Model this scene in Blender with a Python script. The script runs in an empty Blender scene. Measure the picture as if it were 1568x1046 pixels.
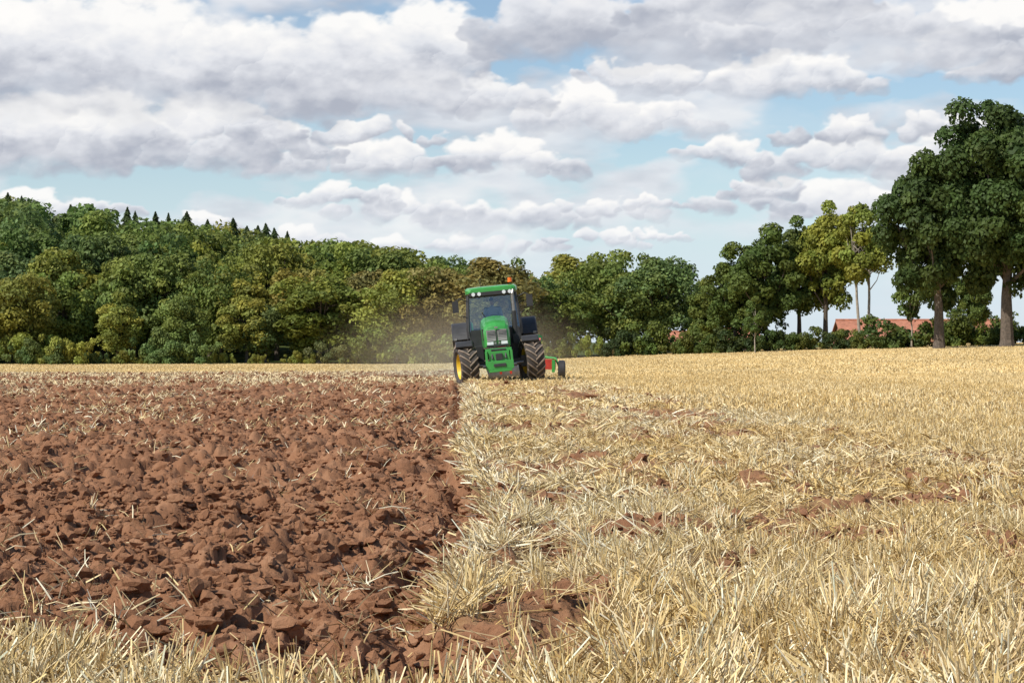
import bpy, math, random
import numpy as np
from mathutils import Vector, Matrix, Euler
random.seed(7); rng=np.random.default_rng(11)
sc=bpy.context.scene
sc.view_settings.view_transform='Standard'; sc.view_settings.look='None'; sc.view_settings.exposure=0
F=3049.0
CAMZ=1.2
# ------------------------------------------------------------ helpers
def smooth(a,b,x):
    t=np.clip((x-a)/(b-a),0,1); return t*t*(3-2*t)
def h2(ix,iy,s):
    n=(ix.astype(np.int64)*374761393+iy.astype(np.int64)*668265263+s*974634777)&0xffffffff
    n=((n^(n>>13))*1274126177)&0xffffffff
    n=n^(n>>16)
    return n/4294967295.0
def vn(x,y,s=0):
    ix=np.floor(x);iy=np.floor(y);fx=x-ix;fy=y-iy
    fx=fx*fx*(3-2*fx);fy=fy*fy*(3-2*fy)
    a=h2(ix,iy,s);b=h2(ix+1,iy,s);c=h2(ix,iy+1,s);d=h2(ix+1,iy+1,s)
    return (a*(1-fx)+b*fx)*(1-fy)+(c*(1-fx)+d*fx)*fy
def fbm(x,y,s=0,o=4):
    r=0;a=.5;t=0
    for i in range(o):
        r=r+a*vn(x*2**i+17.3*i,y*2**i-9.1*i,s+i);t+=a;a*=.5
    return r/t
def worley(x,y,s=0):
    ix=np.floor(x);iy=np.floor(y)
    best=np.full(x.shape,9.0);hb=np.zeros(x.shape)
    for dx in(-1,0,1):
        for dy in(-1,0,1):
            cx=ix+dx;cy=iy+dy
            px=cx+h2(cx,cy,s);py=cy+h2(cx,cy,s+50)
            d=(px-x)**2+(py-y)**2
            m=d<best
            best=np.where(m,d,best);hb=np.where(m,h2(cx,cy,s+99),hb)
    return np.sqrt(best),hb
def nmat(name):
    m=bpy.data.materials.new(name);m.use_nodes=True
    nt=m.node_tree;nt.nodes.clear()
    out=nt.nodes.new('ShaderNodeOutputMaterial')
    return m,nt,out
def simple(name,col,rough=.6,metal=0,var=.15,scale=6,bump=0,spec=.5,coat=0):
    m,nt,out=nmat(name)
    b=nt.nodes.new('ShaderNodeBsdfPrincipled')
    b.inputs['Roughness'].default_value=rough;b.inputs['Metallic'].default_value=metal
    b.inputs['Specular IOR Level'].default_value=spec
    b.inputs['Coat Weight'].default_value=coat
    tc=nt.nodes.new('ShaderNodeTexCoord')
    n=nt.nodes.new('ShaderNodeTexNoise');n.inputs['Scale'].default_value=scale;n.inputs['Detail'].default_value=5
    nt.links.new(tc.outputs['Object'],n.inputs['Vector'])
    r=nt.nodes.new('ShaderNodeValToRGB')
    r.color_ramp.elements[0].position=.3;r.color_ramp.elements[1].position=.7
    r.color_ramp.elements[0].color=[c*(1-var) for c in col]+[1]
    r.color_ramp.elements[1].color=[min(1,c*(1+var)) for c in col]+[1]
    nt.links.new(n.outputs['Fac'],r.inputs['Fac']);nt.links.new(r.outputs['Color'],b.inputs['Base Color'])
    if bump:
        bp=nt.nodes.new('ShaderNodeBump');bp.inputs['Strength'].default_value=bump;bp.inputs['Distance'].default_value=.02
        nt.links.new(n.outputs['Fac'],bp.inputs['Height']);nt.links.new(bp.outputs['Normal'],b.inputs['Normal'])
    nt.links.new(b.outputs['BSDF'],out.inputs['Surface'])
    return m
def np_mesh(name,V,Fq,mats,attr=None,matidx=None,smoothf=False,quads=True):
    me=bpy.data.meshes.new(name)
    V=np.asarray(V,dtype=np.float32);Fq=np.asarray(Fq,dtype=np.int32)
    k=Fq.shape[1];n=len(Fq)
    me.vertices.add(len(V));me.vertices.foreach_set('co',V.ravel())
    me.loops.add(n*k);me.loops.foreach_set('vertex_index',Fq.ravel())
    me.polygons.add(n);me.polygons.foreach_set('loop_start',np.arange(n,dtype=np.int32)*k)
    if matidx is not None: me.polygons.foreach_set('material_index',np.asarray(matidx,dtype=np.int32))
    me.polygons.foreach_set('use_smooth',np.full(n,smoothf,dtype=bool))
    for m in mats: me.materials.append(m)
    if attr:
        for an,(typ,data) in attr.items():
            if typ=='F':
                a=me.attributes.new(an,'FLOAT','POINT');a.data.foreach_set('value',np.asarray(data,dtype=np.float32))
            else:
                a=me.attributes.new(an,'FLOAT_COLOR','POINT')
                d=np.ones((len(V),4),dtype=np.float32);d[:,:3]=data;a.data.foreach_set('color',d.ravel())
    me.update(calc_edges=True)
    return me
def add(name,me,parent=None,mw=None):
    o=bpy.data.objects.new(name,me);sc.collection.objects.link(o)
    if parent: o.parent=parent
    if mw is not None: o.matrix_local=mw
    return o
def empty(name,mw=None):
    o=bpy.data.objects.new(name,None);sc.collection.objects.link(o)
    if mw is not None:o.matrix_world=mw
    return o
# ------------------------------------------------------------ terrain functions
GX=[-400,-60,-10,-3,4,10,20,33,60,400];GZ=[-.5,-.5,-.5,-.42,-.12,.19,.60,1.02,1.3,1.3]
def base(x,y):
    s=smooth(45,118,y)
    g=(np.interp(x-2,GX,GZ)+np.interp(x,GX,GZ)+np.interp(x+2,GX,GZ))/3
    z=s*g
    hill=smooth(158,245,y)*np.interp(x,[-300,-60,-45,-29,-20,-6,15],[8,6.2,5,2.6,1.6,.8,0])
    far=-2.2*smooth(145,260,y)*smooth(10,25,x)
    return z+hill+far+(fbm(x*.12,y*.05,3,2)-.5)*.10
def xb(y): return 0.0-0.021*y+(vn(y*2.6,y*0,5)-.5)*.20+(vn(y*.6,y*0,6)-.5)*.26+(vn(y*7,y*0,7)-.5)*.10
def y0(x): # front edge of ploughing
    return 6.35+np.clip(-x,0,6)*.60+(vn(x*2.3,x*0,8)-.5)*1.0
def plow(x,y,w=.05):
    a=smooth(-w,w,xb(y)-x+(fbm(x*5,y*5,55,2)-.5)*.25)
    b=smooth(-.12,.12,y-y0(x))
    c=1-smooth(100,106,y+ (vn(x*.5,y*0,4)-.5)*6)
    return a*b*c
RUTS=[(.16,11.0,.19,.45,.20),(.02,16.6,.16,.6,.14),(-.20,15.6,.1,.5,.08),(2.3,33.5,.8,2.4,.09),(1.45,7.35,.2,.15,.06),(.70,11.9,.32,.42,-.07),(1.15,10.2,.24,.25,.10),(.5,19.0,.25,1.,.09),(1.6,24,.5,1.4,.08),(.18,8.0,.12,.25,.06),(2.2,13.8,.4,.4,.08),(3.0,18,.6,.7,.08),(1.5,44,.5,3.5,.07),(2.6,25.5,.6,1.2,.07),(3.6,21.5,.5,.6,.06),(1.35,15.2,.3,.4,.07),(.9,30,.3,2,.06)]
def rut(x,y):
    d=0*x;m=0*x
    for cx,cy,rx,ry,a in RUTS:
        xx=x+(vn(x*6,y*6,31)-.5)*.2
        g=np.exp(-(((xx-cx)/rx)**2+((y-cy)/ry)**2)**1.3)
        d=d-a*g;m=np.maximum(m,g)
    return d,m
def rough(x,y):
    return smooth(1.0,-.6,x-(1.7+(60-y)*.075))*smooth(70,55,y)+smooth(20,14,y)
def bare(x,y):
    n=fbm(x*1.1+3,y*.55,21,3)
    r=np.clip(rough(x,y),0,1)
    b=smooth(.59,.67,n)*r*.9
    n2=fbm(x*3.5,y*1.8,22,2)
    b=np.maximum(b,smooth(.62,.72,n2)*r*.9)
    b=b*(1-.7*smooth(9.5,8.0,y)*smooth(.6,.9,x))
    return np.clip(np.maximum(b,rut(x,y)[1]*1.4),0,1)
def height(x,y,detail=True):
    z=base(x,y)
    p=plow(x,y)
    near=smooth(130,90,y)
    d=xb(y)-x
    ph=(d+ (fbm(x*1.5,y*.5,40,2)-.5)*.35)/.44
    ridge=(.5+.5*np.cos(2*np.pi*ph))
    xs=x+(fbm(x*5,y*5,60,3)-.5)*.32; ys=y+(fbm(x*5,y*5,64,3)-.5)*.32
    w1,h1=worley(xs*3.8,ys*3.0,70)
    w2,hh2=worley(xs*8.5,ys*8,71)
    w3,h3=worley(xs*19,ys*17,72)
    lump=np.clip(1-w1*w1*1.6,0,1)*(.1+h1)*.095+np.clip(1-w2*w2*1.6,0,1)*(.1+hh2)*.055+np.clip(1-w3*w3*1.5,0,1)*h3*.030
    lump=lump+(fbm(x*11,y*11,80,3)-.5)*.04
    fur=-.11*(1+1.0*smooth(35,58,y))*np.exp(-((d-.2)/.2)**2)
    soil=-.13+ridge*.09+(fbm(x*.9,y*.6,41,3)-.5)*.10+lump*1.1+fur
    rg=np.clip(rough(x,y),0,1)
    st=(fbm(x*2.2,y*1.4,42,3)-.5)*.20*rg+(fbm(x*6,y*6,43,3)-.5)*.06*rg+rut(x,y)[0]+bare(x,y)*(-.03+lump*.7)
    st=st+.04*np.exp(-((d+.12)/.12)**2)
    return z+near*(p*soil+(1-p)*st)
# ------------------------------------------------------------ ground sheet
ys=list(np.linspace(-30,4,14))
y=5.0
while y<135: ys.append(y);y*=1.0030
while y<4500: ys.append(y);y*=1.05
ys=np.array(ys)
tdense=np.linspace(-.33,.33,640)
tc_=[.33];
while tc_[-1]<6: tc_.append(tc_[-1]*1.12)
tc_=np.array(tc_[1:])
ts=np.concatenate([-tc_[::-1],tdense,tc_])
TT,YY=np.meshgrid(ts,ys)
XX=TT*np.maximum(YY,5.0)
ZZ=height(XX,YY)
nr,nc=XX.shape
V=np.stack([XX.ravel(),YY.ravel(),ZZ.ravel()],1)
idx=np.arange(nr*nc).reshape(nr,nc)
Q=np.stack([idx[:-1,:-1].ravel(),idx[:-1,1:].ravel(),idx[1:,1:].ravel(),idx[1:,:-1].ravel()],1)
P=plow(XX,YY);B=bare(XX,YY)
soilm=np.clip(P+B,0,1)
def ground_mat():
    m,nt,out=nmat('field_ground')
    L=nt.links.new
    b=nt.nodes.new('ShaderNodeBsdfPrincipled');b.inputs['Roughness'].default_value=.95;b.inputs['Specular IOR Level'].default_value=.12
    at=nt.nodes.new('ShaderNodeAttribute');at.attribute_name='soil'
    tc=nt.nodes.new('ShaderNodeTexCoord')
    def noise(s,d=5,r=.6):
        n=nt.nodes.new('ShaderNodeTexNoise');n.inputs['Scale'].default_value=s;n.inputs['Detail'].default_value=d;n.inputs['Roughness'].default_value=r
        L(tc.outputs['Object'],n.inputs['Vector']);return n.outputs['Fac']
    def ramp(f,els):
        r=nt.nodes.new('ShaderNodeValToRGB')
        while len(r.color_ramp.elements)<len(els): r.color_ramp.elements.new(.5)
        for e,(p,c) in zip(r.color_ramp.elements,els): e.position=p;e.color=list(c)+[1]
        L(f,r.inputs['Fac']);return r.outputs['Color']
    soil=ramp(noise(1.7,8,.74),[(.28,(.190,.090,.048)),(.5,(.290,.142,.075)),(.72,(.40,.220,.125))])
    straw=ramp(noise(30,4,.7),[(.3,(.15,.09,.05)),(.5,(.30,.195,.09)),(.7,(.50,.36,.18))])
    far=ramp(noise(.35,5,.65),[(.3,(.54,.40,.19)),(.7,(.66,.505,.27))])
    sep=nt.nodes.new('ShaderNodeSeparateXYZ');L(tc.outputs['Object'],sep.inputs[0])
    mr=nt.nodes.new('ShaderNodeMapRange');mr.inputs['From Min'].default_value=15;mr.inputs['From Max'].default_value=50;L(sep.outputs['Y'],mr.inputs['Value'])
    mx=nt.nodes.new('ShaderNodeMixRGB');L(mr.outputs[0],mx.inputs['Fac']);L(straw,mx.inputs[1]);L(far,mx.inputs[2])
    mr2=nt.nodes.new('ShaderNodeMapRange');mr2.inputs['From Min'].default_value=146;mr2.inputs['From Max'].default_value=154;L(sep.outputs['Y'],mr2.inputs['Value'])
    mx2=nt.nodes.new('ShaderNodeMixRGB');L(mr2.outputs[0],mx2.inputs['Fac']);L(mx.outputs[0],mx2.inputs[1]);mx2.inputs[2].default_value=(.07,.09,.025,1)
    mx3=nt.nodes.new('ShaderNodeMixRGB');L(at.outputs['Fac'],mx3.inputs['Fac']);L(mx2.outputs[0],mx3.inputs[1]);L(soil,mx3.inputs[2])
    L(mx3.outputs[0],b.inputs['Base Color'])
    bp=nt.nodes.new('ShaderNodeBump');bp.inputs['Strength'].default_value=.8;bp.inputs['Distance'].default_value=.022
    L(noise(34,5,.75),bp.inputs['Height']);L(bp.outputs['Normal'],b.inputs['Normal'])
    L(b.outputs['BSDF'],out.inputs['Surface'])
    return m
GM=ground_mat()
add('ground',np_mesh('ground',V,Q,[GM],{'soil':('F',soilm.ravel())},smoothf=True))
# ------------------------------------------------------------ soil clods
def ico(sub):
    import bmesh
    bm=bmesh.new();bmesh.ops.create_icosphere(bm,subdivisions=sub,radius=1)
    v=np.array([p.co[:] for p in bm.verts]);f=np.array([[q.index for q in fa.verts] for fa in bm.faces]);bm.free();return v,f
def fan(n,ya,yb,tmin=-.31,tmax=.31):
    u=rng.random(n);y=np.sqrt(ya*ya+u*(yb*yb-ya*ya));t=rng.uniform(tmin,tmax,n);return t*y,y
def clods(n,ya,yb,sub,smin,smax,pw=2.4):
    x,y=fan(n,ya,yb,-.32,.30)
    k=(plow(x,y)>.6)|((bare(x,y)>.6)&(rng.random(n)<.3))
    k&=fbm(x*3,y*2.5,90,2)+rng.random(n)*.5>.55
    x=x[k];y=y[k];n=len(x)
    z=height(x,y)
    v,f=ico(sub);nv=len(v)
    s=smin*(smax/smin)**(rng.random(n)**pw)
    T=[]
    for j in range(12):
        r=np.random.default_rng(j)
        d=v.copy();
        for q in range(7):
            a=r.normal(size=3);a/=np.linalg.norm(a);c=r.uniform(.25,.75)
            pr=d@a;d=d-np.outer(np.maximum(pr-c,0)*.95,a)
        d*=1+.15*r.normal(size=(nv,1))
        d*=r.uniform(.65,1.35,3)*np.array([1.1,1.1,.85]);T.append(d)
    T=np.array(T);ti=rng.integers(0,12,n)
    P_=T[ti]*s[:,None,None]
    a=rng.random(n)*6.283;c,si=np.cos(a),np.sin(a)
    X=P_[:,:,0]*c[:,None]-P_[:,:,1]*si[:,None]+x[:,None]
    Y=P_[:,:,0]*si[:,None]+P_[:,:,1]*c[:,None]+y[:,None]
    Z=P_[:,:,2]+(z+s*.2)[:,None]
    VV=np.stack([X.ravel(),Y.ravel(),Z.ravel()],1)
    FF=(f[None]+(np.arange(n)*nv)[:,None,None]).reshape(-1,3)
    return VV,FF
parts=[clods(62000,5.5,16,2,.006,.060),clods(66000,16,40,1,.012,.075),clods(36000,40,104,1,.025,.11)]
off=0;VV=[];FF=[]
for v,f in parts: VV.append(v);FF.append(f+off);off+=len(v)
VV=np.concatenate(VV);FF=np.concatenate(FF)
add('soil_clods',np_mesh('soil_clods',VV,FF,[GM],{'soil':('F',np.ones(len(VV)))},smoothf=False))
# ------------------------------------------------------------ stubble
def straw_mat():
    m,nt,out=nmat('straw');L=nt.links.new
    at=nt.nodes.new('ShaderNodeAttribute');at.attribute_name='col'
    d=nt.nodes.new('ShaderNodeBsdfPrincipled');d.inputs['Roughness'].default_value=.5;d.inputs['Specular IOR Level'].default_value=.4
    L(at.outputs['Color'],d.inputs['Base Color']);L(d.outputs[0],out.inputs['Surface']);return m
SM=straw_mat()
SV=[];SF=[];SC=[];soff=0
PAL=np.array([(.76,.61,.34),(.82,.70,.45),(.64,.48,.22),(.52,.385,.185),(.87,.78,.56),(.70,.545,.25),(.40,.29,.14)])
def stalks(x,y,L,w,lean,prism,z0=None,tint=None,az=None):
    global soff
    n=len(x)
    z=height(x,y)-.01 if z0 is None else z0
    if az is None: az=rng.random(n)*6.283
    ang=lean*1.45
    dx=np.cos(az)*np.sin(ang);dy=np.sin(az)*np.sin(ang);dz=np.cos(ang)
    D=np.stack([dx,dy,dz],1)
    bend=rng.normal(size=(n,3))*.10;bend[:,2]=-np.abs(bend[:,2])*1.2*lean
    p0=np.stack([x,y,z],1);p1=p0+D*(L*.5)[:,None];p2=p0+(D+bend)*(L)[:,None]
    lift=(rng.random(n)*.03*lean)[:,None]*np.array([0,0,1]);p0=p0+lift;p1=p1+lift*1.3;p2=p2+lift
    a=np.cross(D,np.array([0,0,1.0]));nn=np.linalg.norm(a,axis=1,keepdims=True);a=np.where(nn>1e-3,a/np.maximum(nn,1e-3),np.array([1.,0,0]))
    b=np.cross(D,a)
    ph=rng.random(n)*6.283
    if prism:
        rings=[]
        for p,sc_ in((p0,1.),(p2,.8)):
            for k in range(3):
                q=ph+k*2.0944
                rings.append(p+(a*np.cos(q)[:,None]+b*np.sin(q)[:,None])*(w*.5*sc_)[:,None])
        v=np.stack(rings,1);f=np.array([[0,1,4,3],[1,2,5,4],[2,0,3,5]])
    else:
        u=(a*np.cos(ph)[:,None]+b*np.sin(ph)[:,None])*(w*.5)[:,None]
        v=np.stack([p0-u,p0+u,p1-u,p1+u,p2-u*.6,p2+u*.6],1);f=np.array([[0,1,3,2],[2,3,5,4]])
    nv=6
    SV.append(v.reshape(-1,3));SF.append((f[None]+(np.arange(n)*nv)[:,None,None]).reshape(-1,4)+soff);soff+=n*nv
    c=PAL[rng.integers(0,7,n)]*rng.uniform(.8,1.12,(n,1))
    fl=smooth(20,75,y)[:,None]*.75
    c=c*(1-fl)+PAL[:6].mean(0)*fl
    if tint is not None: c=c*tint
    SC.append(np.repeat(np.clip(c,0,.88),nv,0))
def rowsnap(x,y,sp,amt):
    q=x+y*.019
    r=np.round(q/sp)*sp
    return x+(r-q)*amt
def dens(x,y):
    return (1-plow(x,y,.09))*(1-bare(x,y)*.97)
def tuft(x,y): return .18+.82*smooth(.38,.58,fbm(x*6,y*4,51,2))
def field(n,ya,yb,stand_frac,wr,prism,Ls,Lf,tufts=True):
    x,y=fan(n,ya,yb)
    d=dens(x,y)
    if tufts: d=d*tuft(x,y)
    k=rng.random(n)<d;x=x[k];y=y[k];n=len(x)
    rg=np.clip(rough(x,y),0,1)
    st=rng.random(n)<stand_frac*(1-.35*rg*(y>11))+(1-rg)*.35
    xs,ys_=x[st],y[st]
    xs=rowsnap(xs,ys_,.16,.85)+rng.normal(size=len(xs))*.012
    def tn(x,y):
        g=fbm(x*.5,y*.25,77,3)[:,None];p=np.clip(rough(x,y),0,1)[:,None]
        pale=np.array([1.06,1.08,1.12]);gold=np.array([.98,.90,.73])
        k=np.clip((g-.40)*4,0,1)*(.30+.70*p)
        return (pale*k+gold*(1-k))*(.84+.26*fbm(x*.25,y*.08,78,2)[:,None]*1.0)
    m=len(xs)
    stalks(xs,ys_,rng.uniform(*Ls,m),rng.uniform(*wr,m),np.abs(rng.normal(size=m))*.20+.02,prism,tint=tn(xs,ys_))
    xf,yf=x[~st],y[~st];m=len(xf)
    stalks(xf,yf,rng.uniform(*Lf,m),rng.uniform(*wr,m)*rng.choice([.8,1,1.6],m),rng.uniform(.6,1.05,m),prism,tint=tn(xf,yf))
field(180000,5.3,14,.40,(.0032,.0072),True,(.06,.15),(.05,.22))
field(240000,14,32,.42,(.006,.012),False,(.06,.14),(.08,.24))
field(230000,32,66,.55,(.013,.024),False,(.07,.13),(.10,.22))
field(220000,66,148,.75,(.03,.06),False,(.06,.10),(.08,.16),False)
def tuftset(n,ya,yb,tm,tM,cond,per,L,w,prism,spread=.035):
    cx,cy=fan(n,ya,yb,tm,tM);k=cond(cx,cy);cx=cx[k];cy=cy[k];n=len(cx)
    x=np.repeat(cx,per)+rng.normal(size=n*per)*spread;y=np.repeat(cy,per)+rng.normal(size=n*per)*spread
    az0=np.repeat(rng.random(n)*6.283,per)+rng.normal(size=n*per)*.8
    stalks(x,y,rng.uniform(L[0],L[1],n*per),rng.uniform(w[0],w[1],n*per),np.repeat(rng.random(n)*.5,per)+np.abs(rng.normal(size=n*per))*.25,prism,az=az0,tint=np.array([1.08,1.06,1.06]))
tuftset(560,5.3,9.5,-.31,.31,lambda x,y:(plow(x,y)<.2)&(bare(x,y)<.4),15,(.11,.25),(.004,.009),True)
tuftset(800,9.5,20,-.31,.31,lambda x,y:(plow(x,y)<.2)&(bare(x,y)<.4),12,(.09,.19),(.005,.010),True)
ye=np.sqrt(rng.uniform(49,2500,10000));xe=xb(ye)+np.abs(rng.normal(size=10000))*.10+.03
ke=bare(xe,ye)<.6;xe=xe[ke];ye=ye[ke];ne=len(xe)
stalks(xe,ye,rng.uniform(.07,.22,ne),.005+ye*.00035,rng.uniform(.35,1.05,ne),False,az=np.pi+rng.normal(size=ne)*.9,tint=np.array([1.08,1.08,1.12]))
def sparse(n,ya,yb,cond,per,L,w,spread):
    cx,cy=fan(n,ya,yb,-.31,.0);k=cond(cx,cy);cx=cx[k];cy=cy[k];n=len(cx)
    x=np.repeat(cx,per)+rng.normal(size=n*per)*spread;y=np.repeat(cy,per)+rng.normal(size=n*per)*spread*1.5
    stalks(x,y,rng.uniform(*L,n*per),rng.uniform(*w,n*per),rng.uniform(.35,1.05,n*per),False)
sparse(230,7.0,26,lambda x,y:(plow(x,y)>.8)&(fbm(x*1.5,y*.5,33,2)>.50),16,(.06,.19),(.004,.008),.07)
sparse(60,6.6,9.5,lambda x,y:(plow(x,y)>.5),14,(.10,.22),(.004,.008),.05)
sparse(2500,24,60,lambda x,y:(plow(x,y)>.8)&(fbm(x*1.2,y*.4,34,2)>.52),12,(.07,.20),(.008,.017),.12)
sparse(9500,55,106,lambda x,y:(plow(x,y)>.8)&(fbm(x*.8,y*.3,35,2)>.45),7,(.08,.18),(.02,.04),.2)
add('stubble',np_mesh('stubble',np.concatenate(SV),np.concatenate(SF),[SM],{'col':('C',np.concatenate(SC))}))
# ------------------------------------------------------------ trees
def leaf_mat():
    m,nt,out=nmat('foliage');L=nt.links.new
    at=nt.nodes.new('ShaderNodeAttribute');at.attribute_name='col'
    oi=nt.nodes.new('ShaderNodeObjectInfo')
    mx=nt.nodes.new('ShaderNodeMixRGB');mx.blend_type='MULTIPLY';mx.inputs[0].default_value=1
    L(at.outputs['Color'],mx.inputs[1]);L(oi.outputs['Color'],mx.inputs[2])
    d=nt.nodes.new('ShaderNodeBsdfPrincipled');d.inputs['Roughness'].default_value=.6;d.inputs['Specular IOR Level'].default_value=.25
    t=nt.nodes.new('ShaderNodeBsdfTranslucent')
    L(mx.outputs[0],d.inputs['Base Color']);L(mx.outputs[0],t.inputs['Color'])
    ms=nt.nodes.new('ShaderNodeMixShader');ms.inputs[0].default_value=.35
    L(d.outputs[0],ms.inputs[1]);L(t.outputs[0],ms.inputs[2]);L(ms.outputs[0],out.inputs['Surface']);return m
LM=leaf_mat();BARK=simple('bark',(.11,.085,.065),.9,var=.4,scale=9,bump=.5)
BARKP=simple('pale_bark',(.34,.29,.23),.9,var=.3,scale=5,bump=.3)
def tube(p,r,seg=6):
    p=np.array(p,float);V=[];Fc=[]
    for i in range(len(p)):
        d=p[min(i+1,len(p)-1)]-p[max(i-1,0)];d/=np.linalg.norm(d)+1e-9
        a=np.cross(d,[0,0,1.]) if abs(d[2])<.9 else np.cross(d,[1.,0,0]);a/=np.linalg.norm(a);b=np.cross(d,a)
        for k in range(seg):
            q=k*2*math.pi/seg;V.append(p[i]+(a*math.cos(q)+b*math.sin(q))*r[i])
    for i in range(len(p)-1):
        for k in range(seg):
            Fc.append([i*seg+k,i*seg+(k+1)%seg,(i+1)*seg+(k+1)%seg,(i+1)*seg+k])
    return np.array(V),np.array(Fc)
def leaves(R,C,rc,n,leaf,flat=.8,bri=None):
    m=len(C);w=rc**2;ci=R.choice(m,n,p=w/w.sum())
    d=R.normal(size=(n,3));d/=np.linalg.norm(d,axis=1,keepdims=True)
    d[:,2]=np.where((d[:,2]<-.2)&(R.random(n)<.5),-d[:,2],d[:,2])
    rad=rc[ci]*(.45+.65*R.random(n)**.6)
    p=C[ci]+d*rad[:,None]*np.array([1,1,flat])
    nr=d*1.0+R.normal(size=(n,3))*.6+np.array([0,0,.35]);nr/=np.linalg.norm(nr,axis=1,keepdims=True)
    a=np.cross(nr,R.normal(size=(n,3)));a/=np.linalg.norm(a,axis=1,keepdims=True);b=np.cross(nr,a)
    s=leaf*R.uniform(.55,1.3,n)[:,None]
    V=np.stack([p-a*s*.6,p-b*s*.42,p+a*s*.6,p+b*s*.42],1).reshape(-1,3)
    Fc=np.arange(n*4).reshape(n,4)
    cb=(R.uniform(.75,1.22,m) if bri is None else bri)[ci]*R.uniform(.78,1.22,n)
    hue=R.uniform(-.10,.14,m)[ci]
    col=np.stack([cb*(1+hue),cb,cb*(1-hue)],1)
    return V,Fc,np.repeat(col,4,0)
def tree_mesh(name,seed,H,R_,cb,ncl,nleaf,leaf,tr,pale=False,fork=1,clr=(.2,.36),asym=0,gap=0):
    R=np.random.default_rng(seed)
    semi=(H-cb)/2;cz=cb+semi
    d=R.normal(size=(ncl,3));d/=np.linalg.norm(d,axis=1,keepdims=True)
    rr=R.uniform(.22,1,ncl)**.55
    lob=1+.16*np.sin(d[:,0]*4+seed)+.13*np.cos(d[:,2]*5+d[:,1]*4+seed*2)
    rc=R_*R.uniform(clr[0],clr[1],ncl)
    C=np.stack([d[:,0]*R_,d[:,1]*R_,d[:,2]*semi],1)*(rr*lob*.82)[:,None]+np.array([asym,0,cz])
    V,Fc,col=leaves(R,C,rc,nleaf,leaf)
    Vs=[V];Fs=[Fc];Cs=[col];mi=[np.zeros(len(Fc))];o=len(V)
    def addt(p,r,seg=6):
        nonlocal o
        v,f=tube(p,r,seg);Vs.append(v);Fs.append(f+o);Cs.append(np.ones((len(v),3)));mi.append(np.ones(len(f)));o+=len(v)
    for k in range(fork):
        ox=0 if fork==1 else (k-(fork-1)/2)*tr*5
        top=np.array([ox*2+R.normal()*.3,R.normal()*.3,cz+semi*.4])
        mid=np.array([ox*1.5+R.normal()*.15,0,max(cb*.9,H*.2)])
        pts=[np.array([ox*.5,0,-.3]),np.array([ox,0,.4])*1.,mid,(mid+top)/2+R.normal(size=3)*.15,top]
        addt(pts,[tr*1.5,tr*1.05,tr*.8,tr*.5,tr*.12],8)
        for i in R.choice(ncl,min(ncl,24),replace=False):
            t=R.uniform(.05,.8);s=mid*(1-t)+top*t
            e=C[i];m_=(s+e)/2+np.array([0,0,-.1*R_])+R.normal(size=3)*.12
            addt([s,m_,e],[tr*.38*(1-t*.5),tr*.24,tr*.06],5)
    V=np.concatenate(Vs);Fq=np.concatenate(Fs)
    me=np_mesh(name,V,Fq,[LM,BARKP if pale else BARK],{'col':('C',np.concatenate(Cs))},matidx=np.concatenate(mi))
    me['H']=float(np.percentile(Vs[0][:,2],99.7));return me
def conifer_mesh(name,seed,H,R_):
    R=np.random.default_rng(seed);n=9000
    t=R.random(n)**.75;z=H*(.1+.9*t)
    lay=np.floor(t*16);rad=R_*(1-t)**.8*(.25+.75*R.random(n)**.6)*(.75+.25*np.cos((t*16-lay)*3.1))+.01
    a=R.random(n)*6.283;rad=rad*(1+.25*np.sin(a*3+lay*2))
    p=np.stack([np.cos(a)*rad,np.sin(a)*rad,z-rad*.3],1)
    o=np.stack([np.cos(a),np.sin(a),-.25+.5*R.normal(size=n)],1);tn=np.stack([-np.sin(a),np.cos(a),0*a],1)+R.normal(size=(n,3))*.4
    s=(R.uniform(.15,.45,n)*(.35+.9*(1-t)))[:,None]
    V=np.stack([p-o*s,p-tn*s*.5,p+o*s,p+tn*s*.5],1).reshape(-1,3);Fc=np.arange(n*4).reshape(n,4)
    c=np.repeat(R.uniform(.7,1.2,(n,1))*np.ones((1,3)),4,0)
    v,f=tube([(0,0,-.3),(0,0,H*.97)],[.2,.02]);f=f+len(V)
    me=np_mesh(name,np.concatenate([V,v]),np.concatenate([Fc,f]),[LM,BARK],{'col':('C',np.concatenate([c,np.ones((len(v),3))]))},matidx=np.concatenate([np.zeros(n),np.ones(len(f))]))
    me['H']=float(H);return me
def bush_mesh(name,seed,L=6,H=2,D=1.6,n=4500,leaf=.17):
    R=np.random.default_rng(seed);m=30
    cx=R.uniform(-L/2,L/2,m);env=.45+.55*np.abs(np.sin(cx*1.3+seed))
    C=np.stack([cx,R.uniform(-D/2,D/2,m),R.uniform(.1,1,m)*H*.85*env],1);rc=R.uniform(.25,.6,m)*H*.5
    V,Fc,c=leaves(R,C,rc,n,leaf)
    me=np_mesh(name,V,Fc,[LM],{'col':('C',c)});me['H']=float(H);return me
broad=[tree_mesh('broad%d'%i,100+i,10,3.7+.3*(i%3),[.3,.8,.4,1.2,.5,1.6,.6,1.0][i],78,10500,.30,.20,clr=(.16,.31)) for i in range(8)]
conif=[conifer_mesh('conif%d'%i,200+i,12,3.6+.5*i) for i in range(3)]
bush=[bush_mesh('bush%d'%i,300+i) for i in range(5)]
forest=empty('distant_forest')
R=random.Random(5)
def zb(x,y): return float(base(np.array([x]),np.array([y]))[0])
GREENS=[(.225,.260,.050),(.19,.245,.054),(.27,.285,.056),(.145,.205,.06),(.285,.29,.06),(.20,.25,.06),(.16,.22,.075)]
AUT=[(.33,.25,.06),(.34,.23,.065),(.31,.27,.06),(.27,.23,.07)]
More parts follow.
